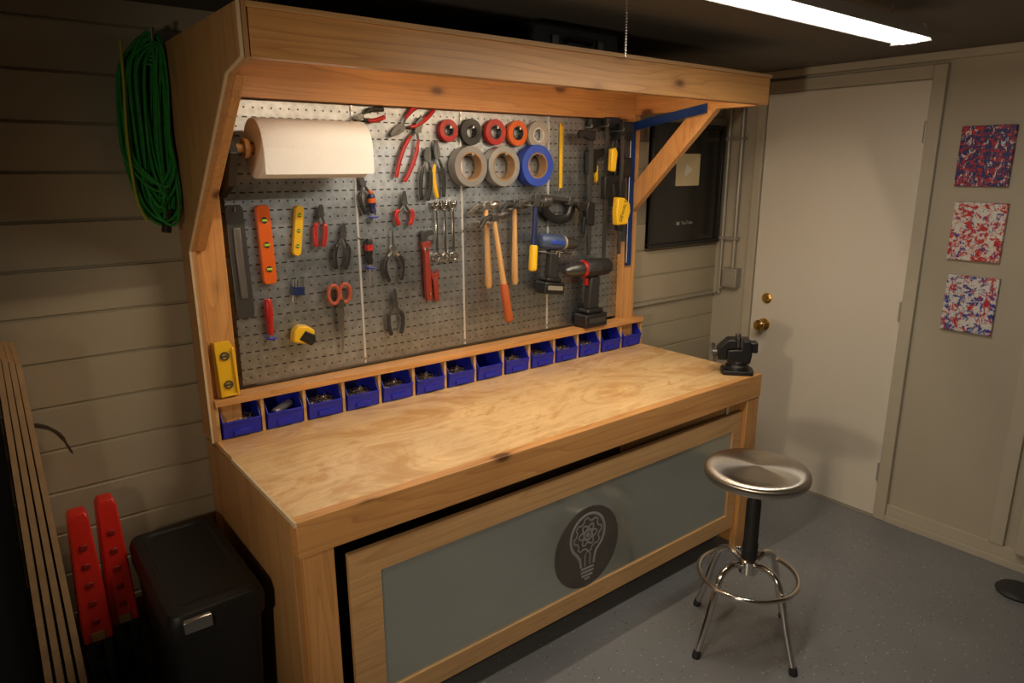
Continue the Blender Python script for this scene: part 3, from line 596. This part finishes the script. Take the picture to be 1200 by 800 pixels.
# ------------------------------------------------------------------ stool
so_=(2.113,1.2525,0)
st=thing("shop_stool","round brushed steel swivel stool with chrome foot ring","stool",so_)
M().lathe([(.0,.664),(.10,.664),(.168,.665),(.178,.668),(.183,.676),(.1845,.687),(.183,.697),(.179,.703),(.172,.7075),(.158,.7105),(.125,.712),(.08,.7128),(.0,.7132)],seg=96).obj("seat",SEATM,st)
M().cyl((0,0,.56),(0,0,.663),.015).obj("piston",CHROME,st)
M().lathe([(.08,.653),(.085,.664)],seg=28).obj("mounting_plate",CHROME,st)
M().lathe([(.024,.33),(.029,.345),(.029,.40),(.026,.41),(.026,.57),(.022,.585)],seg=24).obj("column",RUBBER,st)
M().lathe([(.02,.28),(.034,.285),(.034,.335),(.024,.345)],seg=24).obj("hub",CHROME,st)
M().torus((0,0,.275),(0,0,1),.178,.009,64,12).obj("foot_ring",CHROME,st)
for a in (170.4,261.3,352.5,82.5):
    ca,sa_=math.cos(math.radians(a)),math.sin(math.radians(a))
    pts=sm([(.025,0,.315),(.08,0,.335),(.130,0,.315),(.160,0,.25),(.188,0,.15),(.233,0,.016)],7)
    M().tube([(p[0]*ca,p[0]*sa_,p[2]) for p in pts],.0125,12).obj("leg",CHROME,st)
    M().lathe([(.015,0),(.0155,.012),(.013,.03)],(.236*ca,.236*sa_,0),(-.17*ca,-.17*sa_,1),16).obj("rubber_foot",RUBBER,st)
# ------------------------------------------------------------------ trash can
tb=(.39,2.07,0)
t=thing("trash_can","black plastic step trash can with metal latch","trash can",tb)
def rrect(x0,x1,y0,y1,r,z,n=6):
    out=[]
    for cx,cy,a0 in ((x1-r,y1-r,0),(x0+r,y1-r,90),(x0+r,y0+r,180),(x1-r,y0+r,270)):
        for i in range(n+1):
            a=math.radians(a0+90*i/n);out.append(Vector((cx+r*math.cos(a),cy+r*math.sin(a),z)))
    return out
CAN=mat("trash_can_plastic",(.007,.007,.008),.5)
M(tb).rings([rrect(.285,.495,1.85,2.32,.03,.0),rrect(.272,.512,1.81,2.335,.03,.52)]).obj("body",CAN,t)
M(tb).rings([rrect(.262,.520,1.795,2.345,.035,.52),rrect(.260,.522,1.79,2.348,.035,.575),rrect(.268,.514,1.80,2.34,.035,.600),rrect(.290,.492,1.83,2.31,.04,.606),rrect(.300,.482,1.84,2.30,.04,.598)]).obj("lid",CAN,t,bev=.003)
M(tb).prism([(1.776,.555),(1.792,.550),(1.792,.592),(1.780,.588)],'x',.296,.368).obj("latch",STEEL,t,bev=.003,label="silver metal latch")
M(tb).box(.33,.45,1.77,1.83,.0,.03).obj("pedal",BLACK,t,bev=.004)
# ------------------------------------------------------------------ folded sawhorses
DRED=mat("dark_red",(.22,.008,.006),.5);BRZ=mat("bronze_label",(.3,.16,.05),.5)
def sawhorse(x,y,ht,lab):
    r=thing("folding_sawhorse",lab,"sawhorse",(x,y,0),None,"folded sawhorses")
    tb_=M().rings([[Vector((sx*ww,sy*dd,z)) for sx,sy in ((-1,-1),(1,-1),(1,1),(-1,1))] for ww,dd,z in ((.040,.045,.34),(.040,.045,.37),(.034,.040,.56),(.027,.034,ht-.02),(.020,.026,ht))]).obj("top_beam",REDPL,r,bev=.005)
    for i in range(5): M().box(-.010,.010,-.049+i*.0018,-.043+i*.0018,.40+i*.062,.418+i*.062).obj("notch",DRED,tb_,bev=.003)
    M().box(-.038,-.008,-.045,.040,0,.345).obj("leg",BLACK,r,bev=.006)
    M().box(.008,.038,-.045,.040,0,.345).obj("leg",BLACK,r,bev=.006)
    for zc in (.10,.24): M().box(-.03,.03,-.047,-.035,zc,zc+.03).obj("cross_brace",BLACK,r,bev=.003)
    M().box(-.018,.018,-.052,-.046,.345,.375).obj("clasp",BRZ,r,bev=.002)
sawhorse(.135,2.28,.765,"folded black sawhorse with red top beam against the wall")
sawhorse(.216,2.33,.765,"folded black sawhorse with red top beam beside the trash can")
# ------------------------------------------------------------------ leaning sheets
LEAN=mat("leaning_plywood",(.58,.36,.18),.6,var=.25,vscale=25)
for i in range(4):
    m_=M((.04,2.25,0));xt=.012+i*.0135;xb=-.025+i*.031;th=.012
    y0,y1=2.14,2.43;zt=1.285-i*.006
    vs=[(xb,y0,0),(xb+th+.008,y0,0),(xt+th,y0,zt),(xt,y0,zt),(xb,y1,0),(xb+th+.008,y1,0),(xt+th,y1,zt),(xt,y1,zt)]
    m_.add(vs,[(0,1,2,3),(4,7,6,5),(0,4,5,1),(1,5,6,2),(2,6,7,3),(3,7,4,0)])
    m_.obj("plywood_offcut",LEAN,label="tall narrow plywood strip leaning upright by the wall",cat="plywood",group="leaning plywood strips")
M((-.06,2.2,0)).prism([(-.16,0),(-.032,0),(.0,1.18),(-.10,1.18)],'y',2.17,2.40).obj("dark_board",mat("dark_board_paint",(.02,.018,.016),.6),label="dark painted board leaning beside the plywood strips",cat="board",bev=.003)
M((.1,2.44,.95)).tube(sm([(.055,2.452,.985),(.065,2.43,1.005),(.10,2.41,1.0),(.135,2.41,.965),(.160,2.415,.895)],6),[.017]*8+[.018]*6+[.013]*6+[.007]*4+[.002],8,flat=.25).obj("curved_blade",DSTEEL,label="curved dark pointed metal blade on the siding",cat="blade")
# ------------------------------------------------------------------ green cord
co_=(.49,2.40,2.1)
random.seed(3);g=M(co_)
for i in range(56):
    cx=.492+random.uniform(-.012,.012);wd=random.uniform(.006,.072);zb=1.66+random.uniform(-.06,.07)-(wd*.3);yy=2.385+random.uniform(-.05,.035)
    pts=[(cx+.03,yy,2.12+random.uniform(-.02,.02)),(cx+.02+wd*.6,yy,2.02),(cx+wd*.85,yy+.01,1.85),(cx+wd*.7,yy,zb+.06),(cx,yy-.01,zb),(cx-wd*.9,yy,zb+.07),(cx-wd*1.05,yy+.01,1.85),(cx-wd*.8,yy,2.04)]
    pts=[(min(a_,.540),b_,c_) for a_,b_,c_ in pts]
    g.tube(sm([(a+random.uniform(-.008,.004),b,c_) for a,b,c_ in pts],6,True),.0046,7,closed=True)
for k_ in range(5): g.tube([(.510+.030*math.cos(t),2.385+.045*math.sin(t),2.05+.012*k_+.004*math.sin(t*2)) for t in [2*math.pi*i/20 for i in range(20)]],.005,7,closed=True)
gc=thing("extension_cord","thick coil of green extension cord hanging on the siding","cord",co_)
g.obj("cord_coil",GREEN,gc)
M(co_).tube(sm([(.43,2.33,2.11),(.425,2.33,2.0),(.415,2.33,1.86),(.415,2.33,1.76),(.42,2.33,1.66),(.44,2.33,1.60)],6),.004,7).obj("lime_strand",LIME,gc)
M(co_).cyl((.490,2.34,1.565),(.505,2.35,1.63),.014).obj("plug",BLACK,gc)
M(co_).tube([(.515,YW,2.12),(.515,2.33,2.12),(.515,2.32,2.15)],.005).obj("wall_hook",DSTEEL,gc)
# ------------------------------------------------------------------ plaque
po_=(3.145,YW-.02,1.657)
pq=thing("award_plaque","black framed award plaque with gold play button","plaque",po_)
M().prism([(-.305,-.323),(.305,-.323),(.305,.323),(-.305,.323)],'y',-.004,.012).obj("backing",mat("plaque_black",(.015,.014,.013),.25),pq)
M().box(-.305,.305,-.02,.012,.303,.323).box(-.305,.305,-.02,.012,-.323,-.303).box(-.305,-.285,-.02,.012,-.303,.303).box(.285,.305,-.02,.012,-.303,.303).obj("frame",BLACK,pq,bev=.003)
GOLD=mat("gold_plate",(.80,.66,.40),.5,.0);DIM=mat("silver_print",(.30,.28,.25),.5)
pl=M().prism([(-.10,.0),(.10,.0),(.10,.17),(-.10,.17)],'y',-.010,-.004).obj("gold_button",GOLD,pq,bev=.002)
M().prism([(-.025,.05),(-.025,.12),(.035,.085)],'y',-.0115,-.0102).obj("play_triangle",mat("gold_light",(.95,.90,.78),.45,.0),pl)
text("YouTube",.027,DIM,pq,(.02,-.0045,-.20),(HALF,0,0))
M().prism([(-.072,-.210),(-.046,-.210),(-.046,-.192),(-.072,-.192)],'y',-.0055,-.0045).obj("logo_tile",DIM,pq,bev=.001)
# ------------------------------------------------------------------ canvases
NV,RD,WH,BL=(.012,.020,.13),(.50,.015,.015),(.68,.66,.62),(.02,.045,.30)
cv=[(1.133,1.797,splat("splatter_dark",NV,[(RD,.53,42),(WH,.575,50),(NV,.60,70)],1),"navy canvas splattered with red and white paint"),
    (1.118,1.477,splat("splatter_white",WH,[(RD,.51,40),(BL,.575,40),(WH,.61,85),(RD,.67,90)],4),"white canvas splattered with red and blue paint"),
    (1.103,1.158,splat("splatter_mixed",WH,[(BL,.52,30),(RD,.555,40),(WH,.61,80),(BL,.66,80)],9),"white canvas with blue and red paint splashes")]
for cy,cz,m_,lb in cv:
    M((XW-.012,cy,cz)).box(XW-.022,XW,cy-.102,cy+.102,cz-.126,cz+.126).obj("splatter_canvas",m_,label=lb,cat="painting",bev=.003)
# ------------------------------------------------------------------ shop light
fo=(1.9,1.08,2.17)
fl=thing("shop_light","white fluorescent shop light hung under the ceiling","light",fo)
fx_0,fx_1,fy=1.29,2.50,1.08
M(fo).prism([(fy-.065,2.150),(fy-.035,2.195),(fy+.035,2.195),(fy+.065,2.150),(fy+.060,2.150),(fy+.032,2.190),(fy-.032,2.190),(fy-.060,2.150)],'x',fx_0,fx_1).obj("housing",WHITE,fl)
for xe in (fx_0-.012,fx_1): M(fo).prism([(fy-.065,2.142),(fy-.036,2.197),(fy+.036,2.197),(fy+.065,2.142)],'x',xe,xe+.012).obj("end_cap",WHITE,fl,bev=.002)
M(fo).prism([(fy-.045,2.150),(fy-.026,2.140),(fy+.020,2.140),(fy+.030,2.150)],'x',fx_0+.01,fx_1-.01).obj("lit_diffuser",mat("tube_glow",(1,1,1),.4,emit=(1,.96,.88),es=8),fl)
for xe in (1.45,2.35): M(fo).cyl((xe,fy,2.195),(xe,fy,CZ),.003).obj("hanger",STEEL,fl)
pc=M((1.52,1.413,2.2))
cx_,cy_=1.520,1.413
for i in range(25): pc.lathe([(0,-.0035),(.003,-.0018),(.0036,0),(.003,.0018),(0,.0035)],(cx_,cy_,CZ-.006-i*.0075),(0,0,1),8)
pc.cyl((cx_,cy_,CZ),(cx_,cy_,CZ-.190),.0008,seg=6)
pc.obj("bead_pull_chain",STEEL,label="beaded metal pull chain hanging from the ceiling",cat="chain")
ko=(1.73,1.93,2.1195)
kc=thing("equipment_case","black hard case lying on the canopy roof","case",ko)
M().prism([(-.20,0),(.20,0),(.21,.02),(.20,.095),(-.20,.095),(-.21,.02)],'y',-.1,.1).obj("case_shell",BLACK,kc,bev=.012)
M().tube(sm([(-.05,-.1,.045),(-.045,-.125,.05),(.045,-.125,.05),(.05,-.1,.045)],5),.008).obj("handle",BLACK,kc)
for q_ in (-.12,.09): M().box(q_,q_+.03,-.108,-.098,.03,.06).obj("latch",DSTEEL,kc,bev=.002)
M((3.24,.70,0)).lathe([(.075,0),(.08,.01),(.07,.022),(.03,.03),(0,.031)],(3.27,.69,0),(0,0,1),28).obj("rubber_pad",RUBBER,label="flat round black rubber pad on the floor",cat="mat")
# ------------------------------------------------------------------ lights
def area(name,loc,rot,sx,sy,e,col):
    l=bpy.data.lights.new(name,"AREA");l.shape='RECTANGLE';l.size=sx;l.size_y=sy;l.energy=e;l.color=col
    o=bpy.data.objects.new(name,l);COL.objects.link(o);o.location=loc;o.rotation_euler=rot;return o
area("canopy_lamp",(1.64,1.742,2.056),(math.radians(0),0,0),1.62,.02,16.5,(1,.82,.58))
area("ceiling_lamp",(1.915,1.08,2.134),(0,0,0),1.18,.08,11.5,(1,.88,.70))
sl_=bpy.data.lights.new("side_lamp","SPOT");sl_.energy=82;sl_.color=(1,.80,.57);sl_.shadow_soft_size=.08;sl_.spot_size=math.radians(98);sl_.spot_blend=1.
o=bpy.data.objects.new("side_lamp",sl_);COL.objects.link(o);o.location=(-.9,.35,1.45)
o.rotation_euler=(Vector((3.3,1.75,.95))-Vector(o.location)).to_track_quat('-Z','Y').to_euler()
W_=bpy.data.worlds.new("world");sc.world=W_;W_.use_nodes=True
W_.node_tree.nodes["Background"].inputs[0].default_value=(.9,.75,.6,1);W_.node_tree.nodes["Background"].inputs[1].default_value=.02
# ------------------------------------------------------------------ camera
ya,pi_,ro=map(math.radians,(38.285,14.143,-.179))
F=Vector((math.cos(pi_)*math.sin(ya),math.cos(pi_)*math.cos(ya),-math.sin(pi_)))
R=Vector((math.cos(ya),-math.sin(ya),0));U=R.cross(F)
R,U=R*math.cos(ro)+U*math.sin(ro),-R*math.sin(ro)+U*math.cos(ro)
cd=bpy.data.cameras.new("camera");cd.sensor_width=36;cd.lens=806/1200*36;cd.clip_start=.02
co=bpy.data.objects.new("camera",cd);COL.objects.link(co)
mt=Matrix((( R.x,U.x,-F.x,0),(R.y,U.y,-F.y,0),(R.z,U.z,-F.z,1.754),(0,0,0,1)))
co.matrix_world=mt;sc.camera=co
